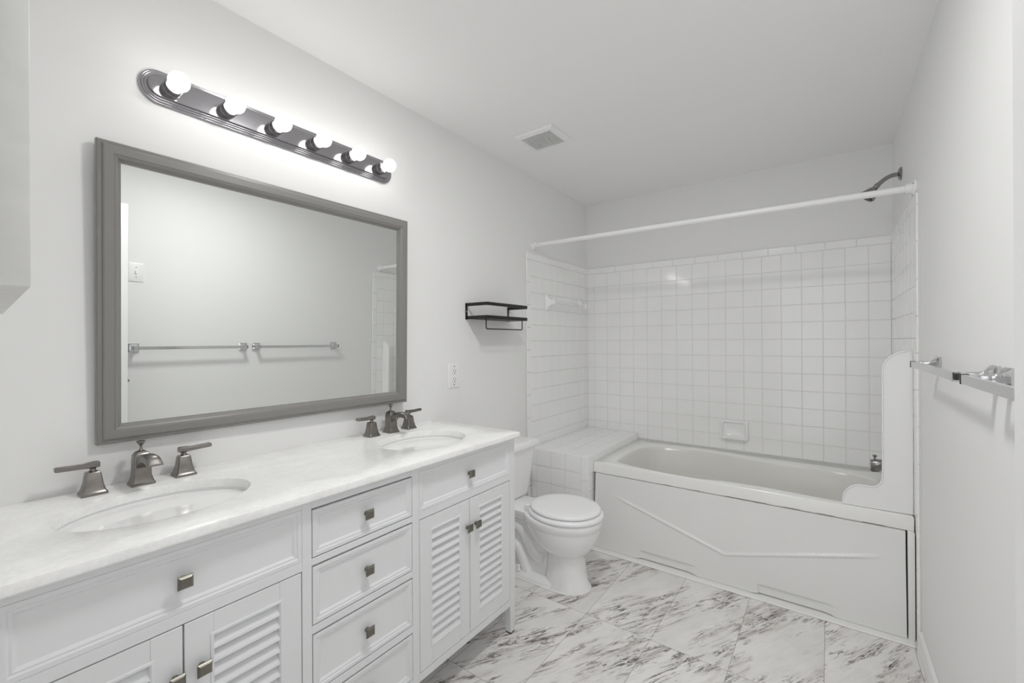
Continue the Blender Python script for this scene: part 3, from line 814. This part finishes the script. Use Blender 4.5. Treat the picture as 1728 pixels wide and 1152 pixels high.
for k in range(6):
    y = -2.4665+.1515*(k-2.5)
    b = bm_new(); add_lathe(b, [(.001, .0250), (.0245, .0250), (.0245, .031), (.0225, .0325), (.0225, .046), (.0240, .047), (.0240, .058), (.0215, .0585), (.0205, .052), (.001, .052)], (0, y, LZ), 'x', 28)
    so = obj('socket', b, M['darkchrome'], li, 30)
    b = bm_new(); R = .0275; xc = .088
    pr_ = [(.001, .053), (.0115, .053), (.0118, .060)]
    for j in range(1, 17):
        a = math.radians(158)*(1-j/16); 
        if j == 1: a = math.radians(150)
        pr_.append((max(.0004, R*math.sin(a)), xc+R*math.cos(a)))
    add_lathe(b, pr_, (0, y, LZ), 'x', 32); obj('bulb', b, M['bulb'], so, 60)

# ------------------------------------------------------------------ small wall things
oc = thing('outlet', 'white duplex power outlet on the left wall above the vanity end', 'outlet', (0, -1.605, 1.096))
b = bm_new(); hw, hh = .044, .066
add_loft(b, [[(x, -1.605+p, 1.096+q) for p, q in rrect(0, 0, hw-i, hh-i, .004, 3)] for x, i in ((.0004, 0), (.004, 0), (.0065, .003), (.007, .006))]); obj('cover_plate', b, M['plastic'], oc, 30)
for dz in (.022, -.022):
    b = bm_new(); add_loft(b, [[(x, -1.605+p, 1.096+dz+q) for p, q in rrect(0, 0, .0185, .0155, .010, 5)] for x in (.0071, .0095)]); rc = obj('receptacle', b, M['plastic'], oc, 30)
    b = bm_new()
    for dy, h in ((-.0075, .0048), (.0075, .0058)): add_box(b, (.0092, -1.605+dy-.0012, 1.096+dz+.004-h), (.0098, -1.605+dy+.0012, 1.096+dz+.004+h))
    add_lathe(b, [(.0001, .0092), (.0032, .0092), (.0032, .0098), (.0001, .0099)], (0, -1.605, 1.096+dz-.009), 'x', 10); obj('slots', b, M['hole'], rc, None)
for dz in (.0495, -.0495):
    b = bm_new(); add_lathe(b, [(.0001, .0072), (.0034, .0072), (.003, .0082), (.0001, .0084)], (0, -1.605, 1.096+dz), 'x', 12); obj('screw', b, M['darkchrome'], oc)

sw = thing('light_switch', 'white light switch plate on the right wall, seen in the mirror beside the door', 'light switch', (W, -2.582, 1.662))
SWY, SWZ = -2.582, 1.662
b = bm_new(); add_loft(b, [[(W-x, SWY+p, SWZ+q) for p, q in rrect(0, 0, .0375-i, .058-i, .004, 3)] for x, i in ((.0004, 0), (.004, 0), (.006, .003))]); obj('cover_plate', b, M['plastic'], sw, 30)
b = bm_new(); add_box(b, (W-.014, SWY-.0045, SWZ-.008), (W-.0062, SWY+.0045, SWZ+.012), .0015); obj('toggle', b, M['plastic'], sw)
for dz in (.03, -.03):
    b = bm_new(); add_lathe(b, [(.0001, -.0062), (.003, -.0062), (.0001, -.0075)], (W, SWY, SWZ+dz), 'x', 10); obj('screw', b, M['darkchrome'], sw)

# rustic shelf with rail and towel holder
shf = thing('wall_shelf', 'small dark wood wall shelf with black metal rail and hanging bar', 'shelf', (0, -1.305, 1.42))
ya, yb_, D = -1.500, -1.110, .150
zt_, zb_ = 1.483, 1.407
def flat(pts, h, t):
    """flat bar standing on edge along a path in plan (z constant)"""
    P = arc(pts, 6, .012); b = bm_new(); loops = []
    for i, p in enumerate(P):
        a = P[max(0, i-1)]; c = P[min(len(P)-1, i+1)]; d = (c-a).normalized(); nrm = Vector((d.y, -d.x, 0))
        loops.append([p+nrm*t/2+Vector((0, 0, h/2)), p-nrm*t/2+Vector((0, 0, h/2)), p-nrm*t/2-Vector((0, 0, h/2)), p+nrm*t/2-Vector((0, 0, h/2))])
    add_loft(b, loops); return b
obj('top_rail', flat([(.003, ya, zt_), (D, ya, zt_), (D, yb_, zt_), (.003, yb_, zt_)], .018, .004), M['black'], shf, 30)
obj('lower_rail', flat([(.003, ya, zb_+.004), (D, ya, zb_+.004), (D, yb_, zb_+.004), (.003, yb_, zb_+.004)], .018, .004), M['black'], shf, 30)
b = bm_new(); add_box(b, (.004, ya+.003, zb_-.004), (D-.003, yb_-.003, zb_+.011), .001); obj('board', b, M['walnut'], shf, 30)
for y in (ya, yb_):
    b = bm_new(); add_box(b, (.0005, y-.008, zb_-.006), (.0035, y+.008, zt_+.009)); br = obj('bracket', b, M['black'], shf, None)
    b = bm_new(); add_lathe(b, [(.0001, .0036), (.0035, .0036), (.002, .0055), (.0001, .0058)], (0, y, (zt_+zb_)/2), 'x', 10); obj('screw', b, M['chrome'], br)
b = bm_new(); add_tube(b, arc([(.122, -1.474, zb_-.003), (.122, -1.474, 1.347), (.122, -1.130, 1.347), (.122, -1.130, zb_-.003)], 6, .012), .0032, 10); obj('towel_rail', b, M['black'], shf)

# ceiling vent
ve = thing('ceiling_vent', 'square white exhaust vent grille on the ceiling', 'vent', (.36, -1.259, H))
vx0, vx1, vy0, vy1 = .243, .478, -1.366, -1.152
b = bm_new()
def vr(i, z): return [(x, y, z) for x, y in ((vx0+i, vy0+i), (vx1-i, vy0+i), (vx1-i, vy1-i), (vx0+i, vy1-i))]
add_loft(b, [vr(0, H-.0005), vr(0, H-.004), vr(.006, H-.012), vr(.022, H-.018), vr(.026, H-.018), vr(.027, H-.004), vr(.02, H-.0005)], cap0=False, cap1=False); obj('frame', b, M['plastic'], ve, 20)
b = bm_new(); add_box(b, (vx0+.02, vy0+.02, H-.003), (vx1-.02, vy1-.02, H-.0006)); obj('backing', b, M['vent_dark'], ve, None)
b = bm_new()
nx = 15
for k in range(nx):
    x = vx0+.027+(vx1-vx0-.054)*(k+.5)/nx; add_box(b, (x-.0019, vy0+.026, H-.018), (x+.0019, vy1-.026, H-.008))
obj('slats', b, M['plastic'], ve, None)

# ------------------------------------------------------------------ medicine cabinet on the near wall (top left of the photo)
mc = thing('medicine_cabinet', 'shallow grey-white wall cabinet hung high beside the light, cut by the photo edge', 'cabinet', (.6, YN, 1.337))
b = bm_new(); add_box(b, (.30, YN+.0005, 1.335), (.945, YN+.030, 1.98), .002); obj('body', b, M['medicine'], mc, 30)
b = bm_new()
def rot(t):
    for v in t.verts:
        d = .95-v.co.x; v.co.y += d*.045
add_box(b, (.295, -3.252, 1.337), (.95, -3.2300, 1.985), .0015, 2, rot); obj('door', b, M['medicine'], mc, 30)

# entrance door, folded back against the right wall
dr = bpy.data.objects.new('door_1', None); C.objects.link(dr); dr.location = (1.82, -3.28, 0); dr['kind'] = 'structure'
b = bm_new(); add_box(b, (1.781, -3.27, .01), (1.816, -2.645, 2.045), .002); obj('door_leaf', b, M['trim'], dr, 30)
b = bm_new(); add_box(b, (1.790, -2.6452, .97), (1.807, -2.6435, 1.03)); add_box(b, (1.793, -2.644, .993), (1.804, -2.636, 1.007)); obj('latch', b, M['darkchrome'], dr, None)
